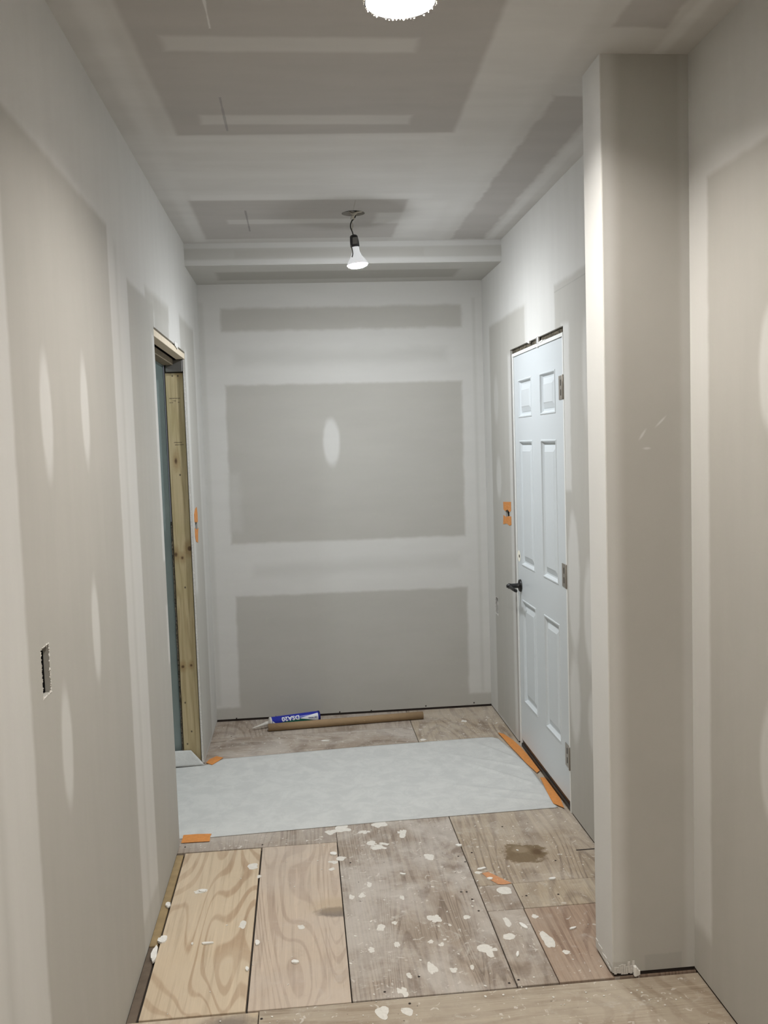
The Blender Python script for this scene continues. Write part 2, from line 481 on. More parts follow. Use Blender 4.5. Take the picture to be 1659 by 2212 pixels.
# backs of the stud walls, so that no daylight passes the joints
struct(boxo('wall_left_backing', M_dark, None, XL - .0995, XL - .105, REAR, DO0 - .05, .0, H))
struct(boxo('wall_right_backing', M_dark, None, XR + .11, XR + .12, YC1 - .2, YB + .1, .0, H))
for nm, a in (('trim_1', (XL - .10, XL - .004, REAR, DO0 - .04, -.018, .0135)), ('trim_2', (XL - .10, XL - .004, DO1 + .012, YB, -.018, .0135)),
              ('trim_3', (XR + .004, XR + .10, YC1 - .04, 3.765, -.018, .0135)), ('trim_4', (XR + .004, XR + .10, 4.745, YB, -.018, .0135)),
              ('trim_5', (XL, XR, YB + .004, YB + .1, -.018, .0175)), ('trim_6', (XN + .004, XN + .1, REAR, YC0, -.018, .0135)),
              ('trim_7', (XC + .006, XN, YC0 + .006, YC1 - .006, -.018, .019))):
    struct(boxo(nm, M_sole, None, *a), 'dark sole plate in the gap under the drywall')
# column (boxed post) with a softened corner bead
bm = bmesh.new(); box(bm, XC, XN + .008, YC0, YC1, .014, H)
es = [e for e in bm.edges if abs(e.verts[0].co.x - XC) < 1e-4 and abs(e.verts[1].co.x - XC) < 1e-4 and abs(e.verts[0].co.z - e.verts[1].co.z) > 1]
bmesh.ops.bevel(bm, geom=es, offset=.004, segments=3, affect='EDGES', profile=.5)
for f in bm.faces:
    n = f.normal
    if abs(n.x) > .75: f.material_index = 1
pc = struct(link('wall_pillar', bm, [M_col, M_colside]), 'boxed drywall post in front of the near wall')
# ragged foot of the pillar
bm = bmesh.new()
for k in range(9):
    x = .889 + k * .007
    box(bm, x, x + .0075, YC0 - .0015, YC0 + .002, .012 + random.uniform(-.004, .004), .03 + random.uniform(0, .02))
o = link('ragged_edge', bm, M_rag, pc); o['label'] = 'broken corner compound at the foot'
bm = bmesh.new()
for k in range(3): box(bm, .948 + k * .006, .957 + k * .006, YC0 - .012 + .003 * k, YC0 + .001, .003, .035 - .008 * k, bev=.002)
link('plaster_drip', bm, M_mudlump, pc)
# cut gap at the foot of the pillar side
bm = bmesh.new()
for k in range(7):
    y = YC1 - .006 - k * .02
    box(bm, XC - .0018, XC + .002, y - .021, y, .012, .040 - k * .003 + random.uniform(-.004, .004))
link('torn_paper', bm, flat('torn_paper_face', (.62, .61, .58, 1), .9), pc)

# ceiling with round holes for the recessed cans and the ceiling box
CANS = [(.288, 2.291, .088), (.288, .27, .088), (.288, -1.75, .088)]
JB = (.291, 4.309, .054)


def ceiling():
    bm = bmesh.new()
    circ = CANS + [JB]
    x0, x1 = XL - .013, XN + .013
    cuts = [REAR - .013]
    for c in sorted(circ, key=lambda c: c[1]): cuts += [c[1] - .15, c[1] + .15]
    cuts += [YS]
    for i in range(0, len(cuts) - 1):
        a, b = cuts[i], cuts[i + 1]
        if i % 2 == 0:
            v = [bm.verts.new((x, y, H)) for x, y in ((x0, a), (x1, a), (x1, b), (x0, b))]; bm.faces.new(v); continue
        c = sorted(circ, key=lambda c: c[1])[i // 2]
        cx, cy, r = c; q0, q1 = cx - .15, cx + .15
        for xa, xb in ((x0, q0), (q1, x1)):
            v = [bm.verts.new((x, y, H)) for x, y in ((xa, a), (xb, a), (xb, b), (xa, b))]; bm.faces.new(v)
        n = 48; inn = []; out = []; top = []
        for k in range(n):
            an = 2 * math.pi * k / n; cs, sn = math.cos(an), math.sin(an)
            rr = r * (1 + random.uniform(-.012, .012)); inn.append(bm.verts.new((cx + rr * cs, cy + rr * sn, H)))
            top.append(bm.verts.new((cx + rr * cs, cy + rr * sn, H + .0127)))
            s = .15 / max(abs(cs), abs(sn)); out.append(bm.verts.new((cx + s * cs, cy + s * sn, H)))
        for k in range(n):
            j = (k + 1) % n; bm.faces.new((inn[k], inn[j], out[j], out[k])); bm.faces.new((inn[k], inn[j], top[j], top[k]))
    # roof side, so the board has thickness and blocks light between the cans
    bmesh.ops.remove_doubles(bm, verts=bm.verts, dist=1e-5)
    bmesh.ops.recalc_face_normals(bm, faces=bm.faces)
    return link('ceiling', bm, M_ceil)


cl = struct(ceiling())
slab('joist_back', 2, H + .20, .02, (XL - .15, XN + .15), (REAR - .1, YB + .2), [], M_dark, cl)
so = bmesh.new(); box(so, XL - .005, XR + .005, YS, YB + .01, ZS, H + .01)
for f in so.faces:
    if f.normal.z < -.5: f.material_index = 1
es = [e for e in so.edges if all(abs(v.co.y - YS) < 1e-4 and abs(v.co.z - ZS) < 1e-4 for v in e.verts)]
bmesh.ops.bevel(so, geom=es, offset=.004, segments=2, affect='EDGES')
struct(link('ceiling_soffit', so, [M_sof, M_sofb]), 'boxed drop along the top of the back wall')

# ragged jagged rims of the cuts


def rim_teeth(name, parent, pts, out, size, mat=M_rag):
    bm = bmesh.new()
    for (p, q) in pts:
        p, q = Vector(p), Vector(q); L = (q - p).length; n = max(2, int(L / size))
        d = (q - p).normalized(); side = d.cross(Vector(out)).normalized()
        for k in range(n):
            if random.random() < .25: continue
            a = p + d * (k + random.uniform(-.4, .6)) * L / n; s = size * random.uniform(.5, 1.9); hgt = size * random.uniform(.15, .6) * random.choice((1, 1, 2))
            v = [bm.verts.new(x) for x in (a - side * hgt * .4, a + d * s - side * hgt * .4, a + d * s * random.uniform(.2, .8) + side * hgt, a + d * s * .5 + Vector(out) * size * .35)]
            bm.faces.new((v[0], v[1], v[3])); bm.faces.new((v[1], v[2], v[3])); bm.faces.new((v[2], v[0], v[3])); bm.faces.new((v[0], v[2], v[1]))
    o = link(name, bm, mat, parent); o['kind'] = 'stuff'
    return o


def rect_rim(h, x, nx):
    u0, u1, v0, v1 = h
    c = [(x, u0, v0), (x, u1, v0), (x, u1, v1), (x, u0, v1)]
    if nx > 0: c = c[::-1]
    return [(c[i], c[(i + 1) % 4]) for i in range(4)]


rim_teeth('torn_rim', wl, rect_rim(OUT_L, XL, 1), (1, 0, 0), .006)
rim_teeth('torn_rim', wl, rect_rim(OUT_L, XL - .001, 1), (1, 0, 0), .006, flat('torn_rim_white', (.8, .78, .74, 1), .95))
rim_teeth('torn_rim', wr, rect_rim(OUT_R, XR, -1), (-1, 0, 0), .009)
rim_teeth('torn_rim', wr, rect_rim(SWR, XR, -1), (-1, 0, 0), .006)

# ------------------------------------------------------------------ wiring boxes in the walls


def wiring_box(h, x, sx, label, white=False, fillgrey=True):
    u0, u1, v0, v1 = h
    e = empty('wiring_box', (x, (u0 + u1) / 2, v0))
    yc = (u0 + u1) / 2; hh = v1 - v0; hw = (u1 - u0) / 2
    bm = bmesh.new(); d = sx * .060; a = sx * .0135
    lo, hi = min(a, d), max(a, d)
    for args in ((lo, hi, -hw - .002, -hw, -.0, hh), (lo, hi, hw, hw + .002, 0, hh), (lo, hi, -hw, hw, -.002, 0), (lo, hi, -hw, hw, hh, hh + .002),
                 (d - .001, d + .001, -hw, hw, 0, hh)): box(bm, *args)
    link('box_shell', bm, M_black, e)
    bm = bmesh.new(); box(bm, *sorted((a + sx * .004, d - sx * .004)), hw * .25, hw * .25 + .011, .004, hh - .004)
    link('divider', bm, flat('box_divider', (.62, .62, .6, 1) if white else (.10, .085, .08, 1), .6), e)
    bm = bmesh.new()
    tube(bm, [(sx * .05, -hw * .3, .01), (sx * .03, -hw * .5, hh * .3), (sx * .022, -hw * .3, hh * .6), (sx * .05, -hw * .5, hh - .01)], .0025)
    link('wire', bm, M_cable if white else M_galv, e, True)
    tag(e, label, 'electrical box')
    return e


wiring_box(OUT_L, XL, -1, 'black switch box in ragged cut of the near drywall, no tape around it')
wiring_box(SWL, XL, -1, 'switch box between orange tape pieces beyond the open doorway')
wiring_box(SWR, XR, 1, 'switch box between two orange tape squares beside the white door', True)
wiring_box(OUT_R, XR, 1, 'low outlet box in small torn cut near the back corner, beyond white door')

# ------------------------------------------------------------------ recessed lights and bare bulb


def bulb_parts(parent, M, key, s=1.0):
    bm = bmesh.new()
    lathe(bm, [(.0135 * s, .004), (.0165 * s, 0), (.0175 * s, -.022 * s), (.024 * s, -.040 * s), (.038 * s, -.060 * s), (.0468 * s, -.076 * s), (.0462 * s, -.079 * s)], 32, M, cap0=True)
    b = link('bulb', bm, M_bulb, parent, True)
    bm = bmesh.new()
    lathe(bm, [(.0455 * s, -.0785 * s), (.041 * s, -.085 * s), (.030 * s, -.090 * s), (.014 * s, -.0925 * s), (0, -.093 * s)], 32, M)
    f = link('bulb_face', bm, M_lens[key], b, True)
    return b


def can_light(cx, cy, r, key, label):
    e = empty('recessed_light', (cx, cy, H))
    bm = bmesh.new(); lathe(bm, [(r - .003, .0), (r - .004, .05), (r - .012, .11), (r - .03, .15), (0, .152)], 48)
    link('can', bm, M_can, e, True)
    bm = bmesh.new(); lathe(bm, [(r - .004, .014), (r - .001, .016), (r - .004, .020)], 48); link('can_ring', bm, M_galv, e, True)
    bm = bmesh.new(); lathe(bm, [(.02, .15), (.02, .135)], 20, cap1=True); link('socket', bm, M_white, e)
    bulb_parts(e, Matrix.Translation((-.008, -.01, .136)), key, 1.0)
    bm = bmesh.new()
    n = 60
    for k in range(n):
        if random.random() < .45: continue
        an = 2 * math.pi * k / n; rr = r * random.uniform(.985, 1.015)
        c = Vector((rr * math.cos(an), rr * math.sin(an), -.0008)); rad = c.normalized(); tn = Vector((-rad.y, rad.x, 0)); s = random.uniform(.0015, .0045)
        v = [bm.verts.new(p) for p in (c - tn * s, c + tn * s, c + rad * s * 1.6, c + rad * s * .4 - Vector((0, 0, s * .7)))]
        bm.faces.new((v[0], v[1], v[3])); bm.faces.new((v[1], v[2], v[3])); bm.faces.new((v[2], v[0], v[3]))
    o = link('torn_rim', bm, M_splat, e); o['kind'] = 'stuff'
    tag(e, label, 'light')
    return e


can_light(*CANS[0], 'front', 'round recessed ceiling light at the top of the photo, no trim ring')
can_light(*CANS[1], 'near', 'round recessed ceiling light above the camera')
can_light(*CANS[2], 'near', 'round recessed ceiling light farthest behind the camera')

pl = empty('hanging_bulb', (JB[0], JB[1], H))
bm = bmesh.new(); lathe(bm, [(.053, .001), (.053, .045), (0, .046)], 32); link('ceiling_box', bm, flat('grey_box_metal', (.42, .40, .37, 1), .6), pl, True)
bm = bmesh.new(); tube(bm, [(-.03, .03, .03), (-.042, .0, .012), (-.03, -.035, .004), (-.005, -.04, .006), (.012, -.01, .008), (.03, .03, .02)], .0042)
link('cable', bm, M_black, pl, True)
bm = bmesh.new(); tube(bm, [(.045, .01, .03), (.04, -.02, .006), (.02, -.035, -.002), (.0, -.03, -.008), (-.012, -.015, .0), (-.02, .01, .02)], .0045)
link('cable', bm, M_cable, pl, True)
bm = bmesh.new(); tube(bm, [(.02, .03, .03), (.018, -.005, .008), (.005, -.02, -.010), (-.003, -.015, -.02), (.005, -.01, -.03)], .005)
link('cable', bm, M_cable, pl, True)
bm = bmesh.new(); tube(bm, [(.012, -.01, .01), (.008, -.012, -.018), (-.010, -.01, -.040), (-.015, -.005, -.062), (-.006, 0, -.088), (-.003, 0, -.105)], .0028)
link('black_wire', bm, M_black, pl, True)
bm = bmesh.new(); tube(bm, [(.006, -.01, .0), (-.004, -.014, -.015), (-.012, -.012, -.024), (-.009, -.01, -.034), (-.004, -.006, -.06), (-.008, 0, -.08), (-.003, 0, -.105)], .0019)
link('white_wire', bm, M_cable, pl, True)
TM = Matrix.Translation((-.002, 0, -.100)) @ Matrix.Rotation(math.radians(-6), 4, 'Y')
bm = bmesh.new(); lathe(bm, [(.006, .003), (.015, -.001), (.0185, -.006), (.021, -.03), (.0215, -.052), (.018, -.055), (.0165, -.050)], 24, TM, cap0=True)
sk = link('socket', bm, flat('dark_socket', (.03, .03, .035, 1), .45), pl, True)
bm = bmesh.new()
for k in range(5):
    an = -1.9 + k * .25
    c = TM @ Vector((.0195 * math.cos(an), .0195 * math.sin(an), -.028))
    box(bm, c.x - .003, c.x + .003, c.y - .003, c.y + .001, c.z - .016, c.z + .014)
o = link('tape_wrap', bm, flat('grey_wrap', (.22, .22, .22, 1), .5), sk)
bm = bmesh.new(); tube(bm, [(-.016, -.018, -.150), (-.012, -.022, -.170), (-.010, -.024, -.190), (-.014, -.024, -.205)], .0028)
link('loose_wire', bm, M_galv, pl, True)
bulb_parts(pl, TM @ Matrix.Translation((0, 0, -.053)), 'bare', 1.06)
tag(pl, 'bare glowing reflector bulb hanging on short wires from a ceiling box', 'light')

# ------------------------------------------------------------------ doorway on the left: rough opening
d2 = empty('door_2', (XL, (DO0 + DO1) / 2, 0)); d2['kind'] = 'structure'; d2['label'] = 'open doorway in the left wall, bare timber rough opening'
o2 = Vector((XL, (DO0 + DO1) / 2, 0))


def d2box(name, mat, x0, x1, y0, y1, z0, z1, bev=0):
    return boxo(name, mat, d2, x0 - o2.x, x1 - o2.x, y0 - o2.y, y1 - o2.y, z0, z1, bev=bev)


# pine stud with knots, its own material in the plane of its face
def S2(px, py):
    p = at(px, py, 1, 4.718); return p.x - o2.x, p.z


t = NT('pine_stud')
v = t.uv((0, 2))
g1 = t.noise(t.mapv(v, (26, 1.6, 1)), 1, 2, .4, .5)
tri = t.math('PINGPONG', t.math('MULTIPLY', g1, 9), 1.)
c = t.mix(t.ss(tri, .35, .95, 0., .6), (.50, .41, .245, 1), (.34, .26, .13, 1))
c = t.mix(t.ss(t.noise(t.mapv(v, (3, 2.5, 1)), 1.5, 3), .4, .7, 0., .5), c, (.40, .34, .17, 1))
c = t.mix(t.ss(t.noise(t.mapv(v, (160, 6, 1)), 1, 3), .4, .8, 0., .3), c, (.24, .19, .10, 1))
lay = []
for px, py, r, rv in ((380, 996, .009, .022), (380, 1198, .010, .018), (410, 1185, .016, .020), (394, 1205, .008, .012), (395, 1440, .010, .012), (413, 1437, .008, .010), (387, 799, .012, .02)):
    x, z = S2(px, py)
    lay.append(el(x - r * 1.8, x + r * 1.8, z - rv * 2.2, z + rv * 2.2, .012, .01, (.30, .20, .085, 1), .7))
    lay.append(el(x - r * .7, x + r * .7, z - rv * .6, z + rv * .6, .004, .004, (.075, .035, .012, 1), .9))
for px, py in ((389, 1026), (400, 1269), (400, 1518), (414, 1580), (405, 1607), (372, 812), (384, 812)):
    x, z = S2(px, py); lay.append(el(x - .004, x + .004, z - .005, z + .005, .002, .002, (.05, .035, .02, 1), .9))
for a, b, py in ((366, 389, 861), (372, 380, 866), (366, 374, 870), (384, 388, 869), (376, 393, 956), (378, 397, 961)):
    x0, z = S2(a, py); x1, _ = S2(b, py); lay.append(rc(x0, x1, z - .002, z + .002, .0015, .006, (.07, .05, .03, 1), .75))
nzv = t.math('SUBTRACT', t.noise(v, 70, 3, .6), .5)
c = t.paint(v, c, lay, nzv)
t.l(c, t.b.inputs['Base Color']); t.b.inputs['Roughness'].default_value = .65
M_stud = t.m

o = d2box('stud', M_stud, -.6655, -.5770, 4.718, 4.756, 0.0, 2.036, .002); o['label'] = 'knotty pine stud of the far jamb'
d2box('stud', M_headerd, -.6640, -.5755, DO0 - .045, DO0 - .006, 0.0, 2.036, .002)
o = d2box('header_board', M_headerw, -.606, -.563, DO0 - .02, DO1 + .004, 2.103, 2.131, .001); o['label'] = 'pale header board edge'
d2box('dark_backing', M_dark, -.6725, -.574, 4.758, 4.775, 0, 2.6)  # added dark sheets, block the pale background behind the gaps
d2box('dark_backing', M_dark, -.6715, -.6655, 4.736, 4.757, 0, 2.6)
d2box('header_board', M_headerd, -.672, -.622, DO0 - .02, DO1 + .004, 2.075, 2.106, .002)
d2box('header_filler', M_dark, -.67, -.577, DO0 - .02, DO1 + .05, 2.131, 2.24)
d2box('header_filler', M_dark, -.662, -.577, 4.714, 4.757, 2.037, 2.131)
o = d2box('metal_plate', M_galv, -.660, -.5755, 4.700, 4.712, 2.040, 2.102, .003); o['label'] = 'dark metal bracket above the stud'
# splintered shim strip beside the stud, lower half
bm = bmesh.new()
z = .0
while z < 1.25:
    hz = random.uniform(.03, .08); box(bm, -.6735 - o2.x + random.uniform(-.001, .002), -.6675 - o2.x, 4.711 - o2.y + random.uniform(0, .006), 4.73 - o2.y, z, z + hz); z += hz
link('splintered_strip', bm, M_splinter, d2)
d2box('board_edge', M_rag, -.5728, -.5640, 4.7025, 4.7085, .012, 2.10)
# compound lump bridging the header
bm = bmesh.new()
for k in range(6): box(bm, .0005, .003, 4.33 - o2.y + k * .016, 4.35 - o2.y + k * .016, 2.128 + random.uniform(-.008, .004), 2.15, bev=.001)
link('plaster_drip', bm, M_mudlump, d2)
# the side room behind the doorway
struct(boxo('wall_side_room', M_green, None, -2.6, -.6775, 4.735, 4.748, 0, 2.6))
struct(boxo('wall_side_room_near', M_green, None, -2.6, -.672, 2.6, 2.613, 0, 2.6))
struct(boxo('wall_side_room_far', M_green, None, -2.613, -2.6, 2.6, 4.75, 0, 2.6))
struct(boxo('wall_side_room_partition', M_green, None, -.6850, -.6725, 2.6, DO0 - .004, 0, 2.6))
struct(boxo('wall_side_room_header', M_green, None, -.6850, -.6725, DO0 - .004, 4.735, 2.07, 2.6))
struct(boxo('ceiling_side_room', M_plain, None, -2.62, -.672, 2.59, 4.76, 2.6, 2.62))
lt = bpy.data.lights.new('side_room_fill', 'POINT'); lt.energy = 7; lt.shadow_soft_size = .06; lt.color = (.9, .97, 1)  # added fill light without a fixture, brightens the green board
lo = bpy.data.objects.new('side_room_fill', lt); COL.objects.link(lo); lo.location = (-1.6, 3.6, 2.4)

# ------------------------------------------------------------------ floor
fl = struct(slab('floor', 2, -.0185, -.03, (-2.6, XN + .1), (REAR - .1, YB + .1), [], M_dark), 'plywood subfloor of many cut pieces')
TAN = (.60, .49, .355, 1); TAND = (.40, .275, .175, 1)
PNK = (.56, .46, .365, 1); PNKD = (.385, .29, .225, 1)
GRY = (.37, .305, .245, 1); GRYD = (.205, .155, .12, 1)
WASH = (.52, .475, .43, 1)
YEL = (.42, .35, .27, 1); YELD = (.25, .185, .13, 1)
knotc = (.13, .11, .10, 1)
# (x0,x1,y0,y1,material)
P = [
    (-.530, -.2235, 2.5680, 3.6555, ply('ply_yellow', TAN, TAND, 1.3, 19, 4.6, .95, .15, (.6, .52, .42, 1), contrast=.75, fibre=.12)),
    (-.2170, .0880, 2.5680, 3.6605, ply('ply_pink', PNK, PNKD, 4.1, 18, 4.8, 1.0, .35, (.55, .48, .42, 1), contrast=.6, fibre=.12,
                                        layers=[el(.0, .12, 3.06, 3.13, .010, .04, knotc, .75), el(-.02, .14, 3.09, 3.2, .03, .03, (.42, .32, .2, 1), .4)])),
    (.0915, .5870, 2.5700, 4.30, ply('ply_worn_a', GRY, GRYD, 2.2, 22, 7.5, .45, .75, WASH, contrast=.8, specks=.45)),
    (-.575, .0900, 3.6640, 4.30, ply('ply_worn_b', GRY, GRYD, 6.7, 22, 6.5, .6, .5, WASH, contrast=.8, specks=.7)),
    (-.575, .5875, 4.3015, 5.125, ply('ply_worn_c', GRY, GRYD, 8.1, 24, 1.8, .7, .6, WASH, contrast=.75, specks=.45, turn=True)),
    (-.575, .5875, 5.1285, 5.455, ply('ply_worn_d', GRY, GRYD, 3.9, 22, 1.8, .7, .45, WASH, contrast=.7, specks=.45)),
    (.5905, 1.14, 3.2015, 5.455, ply('ply_right', (.41, .335, .25, 1), GRYD, 5.2, 17, 4.0, .7, .6, (.49, .43, .36, 1), contrast=.75, specks=.6,
                                     layers=[el(.735, .91, 3.35, 3.52, .012, .13, (.155, .105, .052, 1), .85), el(.86, .90, 3.41, 3.47, .01, .03, (.10, .06, .03, 1), .8), el(.79, .85, 3.44, 3.50, .012, .05, (.36, .29, .2, 1), .5)])),
    (.5905, .7200, 3.0195, 3.2000, ply('ply_small_a', GRY, GRYD, 9.3, 20, 2, .6, .6, WASH, contrast=.5, specks=.6)),
    (.7225, 1.15, 3.0195, 3.2000, ply('ply_small_b', (.43, .35, .255, 1), GRYD, 7.7, 18, 2, .6, .6, (.50, .44, .36, 1), contrast=.6, specks=.4)),
    (.5905, .7170, 2.5735, 3.0155, ply('ply_small_c', GRY, GRYD, 1.9, 22, 2, .5, .6, WASH, contrast=.6, specks=.6)),
    (.7200, 1.15, 2.5755, 3.0155, ply('ply_small_d', (.37, .27, .20, 1), (.22, .14, .10, 1), 2.9, 26, 2.6, .5, .45, (.44, .36, .29, 1), contrast=.75, specks=.5)),
    (-.1820, 1.15, -.2, 2.5640, ply('ply_front', YEL, YELD, 4.6, 22, 1.6, .6, .6, (.47, .41, .33, 1), contrast=.55, specks=.5, turn=True)),
    (-.600, -.1850, 1.2, 2.5600, ply('ply_front_light', (.56, .46, .33, 1), TAND, 5.9, 17, 2.2, .9, .25, contrast=.5, fibre=.1,
                                     layers=[el(-.34, -.18, 2.485, 2.55, .02, .05, knotc, .7)])),
    (-.600, -.1850, -.2, 1.197, ply('ply_front_b', YEL, YELD, 6.9, 7, 2.2, .9, .25, contrast=.5, fibre=.1)),
    (-.600, 1.15, REAR, -.203, ply('ply_rear', YEL, YELD, 3.3, 7, 1.2, .9, .5, contrast=.5)),
    (-2.60, -.577, 2.60, 4.75, ply('ply_side_room', GRY, GRYD, 8.8, 9, 1.2, .6, .5, contrast=.5)),
]
for i, (x0, x1, y0, y1, mt) in enumerate(P):
    bm = bmesh.new(); box(bm, x0, x1, y0, y1, -.0175, random.uniform(-.0008, .0004), bev=.0012)
    o = link('plywood_panel', bm, mt, fl)
    if i == 0: o['label'] = 'clean yellow plywood piece with bold flame grain'
    if i == 1: o['label'] = 'clean pinkish plywood piece with bold grain and a grey knot'
# two timber strips along the left wall
M_strip = flat('yellow_timber', (.34, .25, .13, 1), .8, var=.22, scale=18); M_strip2 = flat('dark_timber', (.15, .115, .085, 1), .85, var=.2, scale=25)
boxo('timber_strip', M_strip, fl, -.60, -.5375, 2.975, 3.655, -.018, -.004, bev=.002)
boxo('timber_strip', M_strip2, fl, -.60, -.5385, 2.40, 2.97, -.018, -.006, bev=.002)
# short saw cut near the door wall
boxo('saw_cut', M_sole, fl, 1.035, 1.118, 3.425, 3.432, -.002, .0008)


def blob(bm, cx, cy, rx, ry, z, t, n=11, rg=.35, turn=0):
    """irregular flattened lump, its radius varied by a few smooth harmonics"""
    pts = []; h = [(random.uniform(-1, 1), random.uniform(0, 6.3)) for _ in range(4)]
    for k in range(n):
        a = 2 * math.pi * k / n
        r = 1 + rg * sum(c / (q + 1.6) * math.sin((q + 1) * a + p) for q, (c, p) in enumerate(h)) + random.uniform(-.08, .08) * (n > 9)
        x, y = rx * r * math.cos(a), ry * r * math.sin(a)
        pts.append((cx + x * math.cos(turn) - y * math.sin(turn), cy + x * math.sin(turn) + y * math.cos(turn)))
    polyplate(bm, pts, z, t * .6, t * .6)


# dried splats stuck to the boards
SPL = [(820, 1783, 18, 8), (742, 1790, 20, 9), (868, 1800, 13, 9), (816, 1831, 20, 6), (800, 1822, 14, 5), (925, 1851, 14, 7), (740, 1854, 12, 5), (720, 1862, 10, 4), (1096, 1925, 18, 9), (1056, 2052, 24, 11),
       (1180, 2028, 14, 16), (1192, 2038, 10, 9), (869, 2142, 16, 8), (826, 2188, 17, 12), (877, 2187, 15, 7), (940, 1986, 16, 9), (824, 2006, 12, 6), (938, 2093, 12, 11), (428, 1927, 15, 5), (548, 1872, 16, 6), (522, 1999, 9, 8),
       (1093, 1990, 8, 10), (1100, 2022, 13, 8), (650, 2001, 9, 4), (915, 1598, 8, 3), (902, 1612, 7, 3), (1003, 1557, 6, 4), (801, 1819, 10, 4), (712, 1797, 14, 6), (790, 1797, 12, 5),
       (980, 2096, 10, 5), (1008, 1982, 10, 4), (852, 1994, 7, 4), (782, 1935, 9, 5), (800, 1910, 7, 5), (802, 2052, 10, 5), (884, 2108, 8, 5), (857, 2042, 8, 6), (953, 2040, 7, 4), (930, 2036, 7, 4), (719, 1878, 8, 3), (1018, 2090, 6, 4),
       (1034, 1886, 9, 3), (1220, 2056, 9, 4), (1155, 1980, 9, 4), (868, 1940, 6, 5), (760, 1937, 7, 5), (832, 1824, 12, 3), (560, 1893, 6, 3), (700, 1600, 10, 2)]
for i, (px, py, a, b) in enumerate(SPL):
    p = at(px, py, 2, 0); k = p.y / FPX
    bm = bmesh.new(); blob(bm, p.x, p.y, a * k * .85, b * k * 2.1, -.0005, .0012, 18, .75, random.uniform(-.3, .3))
    link('plaster_splat', bm, M_splat, fl)
# loose flakes lying on the boards: countable, alike
CH = [(1040, 1878, 10, 2), (1058, 1899, 7, 3), (1193, 1899, 9, 3), (1130, 2000, 5, 9), (1237, 2006, 10, 2), (1118, 2063, 3, 7), (990, 1828, 8, 3), (870, 1889, 7, 2), (720, 1846, 8, 4), (557, 2038, 5, 6), (450, 2039, 13, 2), (637, 2079, 8, 4), (534, 2095, 4, 5), (438, 1926, 8, 3)]
CHL = ['long white plaster flake just behind the orange tape scrap on the plywood', 'small white plaster flake beside the middle of the orange tape scrap',
       'white plaster flake between brown floor stain and the drywall post', 'thin upright plaster curl on the narrow grey plywood piece',
       'thin bent plaster curl on the reddish plywood piece by the post', 'tiny upright plaster sliver near the front of the narrow grey plywood piece',
       'white plaster flake on the long seam midway between paper runner and tape scrap', 'tiny flat plaster flake in the middle of the worn grey plywood, near the paper',
       'white plaster flake straddling the seam between pinkish and worn grey plywood', 'plaster flake lodged in the seam between the yellow and pinkish plywood',
       'long thin plaster shaving in the middle of the yellow plywood', 'rounded plaster flake in the front half of the pinkish plywood',
       'plaster flake at the yellow plywood edge, close to its front seam', 'curled plaster flake in the upper left of the yellow plywood']
for i, (px, py, a, b) in enumerate(CH):
    p = at(px, py, 2, 0); k = p.y / FPX
    e = bmesh.new(); blob(e, 0, 0, a * k, b * k * 1.7, 0, .005, 8, .4, random.uniform(-.4, .4))
    o = link('plaster_flake', e, M_mudlump, None, loc=(p.x, p.y, .0006))
    tag(o, CHL[i], 'flake', 'loose plaster flakes on the plywood')
# lumps at the left wall foot
for px, py, a, b, lab in ((331, 2033, 12, 8, 'broken white plaster lump at foot of left wall, where the two timber strips meet'),
                          (333, 2062, 7, 19, 'elongated white plaster shard on dark timber strip by the left wall'),
                          (357, 1955, 7, 7, 'small oval plaster lump on yellow timber strip by the left wall')):
    p = at(px, py, 2, .0); k = p.y / FPX
    bm = bmesh.new()
    for q in range(3): blob(bm, random.uniform(-.3, .3) * a * k, random.uniform(-.4, .4) * b * k * 1.5, a * k * .7, b * k * 1.2, 0.001 * q, .008 - .001 * q, 8, .4)
    tag(link('plaster_lump', bm, M_mudlump, None, loc=(max(p.x, XL + .022) if a < 10 else p.x + .03, p.y, -.0035 if p.x < -.5375 else .0005)), lab, 'plaster')
# crumbs nobody could count
bm = bmesh.new()
for k in range(330):
    x, y = random.uniform(-.5, 1.08), 2.5 + 2.9 * random.random() ** 1.2
    if 3.75 < y < 4.95 or (y > 5.12 and x < .7) or (x > XC - .01 and y < YC1 + .01) or (x < .09 and random.random() < .6): continue
    s = .001 + .004 * random.random() ** 2
    blob(bm, x, y, s, s * random.uniform(.8, 2.2), .0004, .0016, 5, .4, random.uniform(-1, 1))
for k in range(50):
    x, y = random.uniform(-.5, 1.08), random.uniform(2.4, 2.56); s = random.uniform(.001, .004); blob(bm, x, y, s, s, .0004, .0016, 5)
o = link('plaster_crumbs', bm, M_splat); tag(o, 'fine white plaster crumbs scattered over the plywood', 'debris', kind='stuff')
# dark nail heads in the boards
bm0 = bmesh.new(); lathe(bm0, [(.0042, 0), (.004, .0004), (0, .0005)], 8)
nail_me = None
for px, py in ((990, 1850), (1019, 1842), (996, 1927), (1008, 1927), (1020, 1943), (1034, 1968), (1137, 1935), (1206, 1932), (757, 1864), (1100, 2124), (1120, 2117), (885, 2168), (565, 2201), (831, 2143), (1005, 1862), (905, 2110),
               (567, 1825), (400, 1830), (500, 1591), (590, 1582), (1085, 1786), (1200, 1859)):
    p = at(px, py, 2, 0)
    if nail_me is None:
        o = link('nail_head', bm0, M_sole, fl, loc=(p.x, p.y, .0006)); nail_me = o.data
    else:
        o = bpy.data.objects.new('nail_head', nail_me); COL.objects.link(o); o.parent = fl; o.location = (p.x, p.y, .0006)
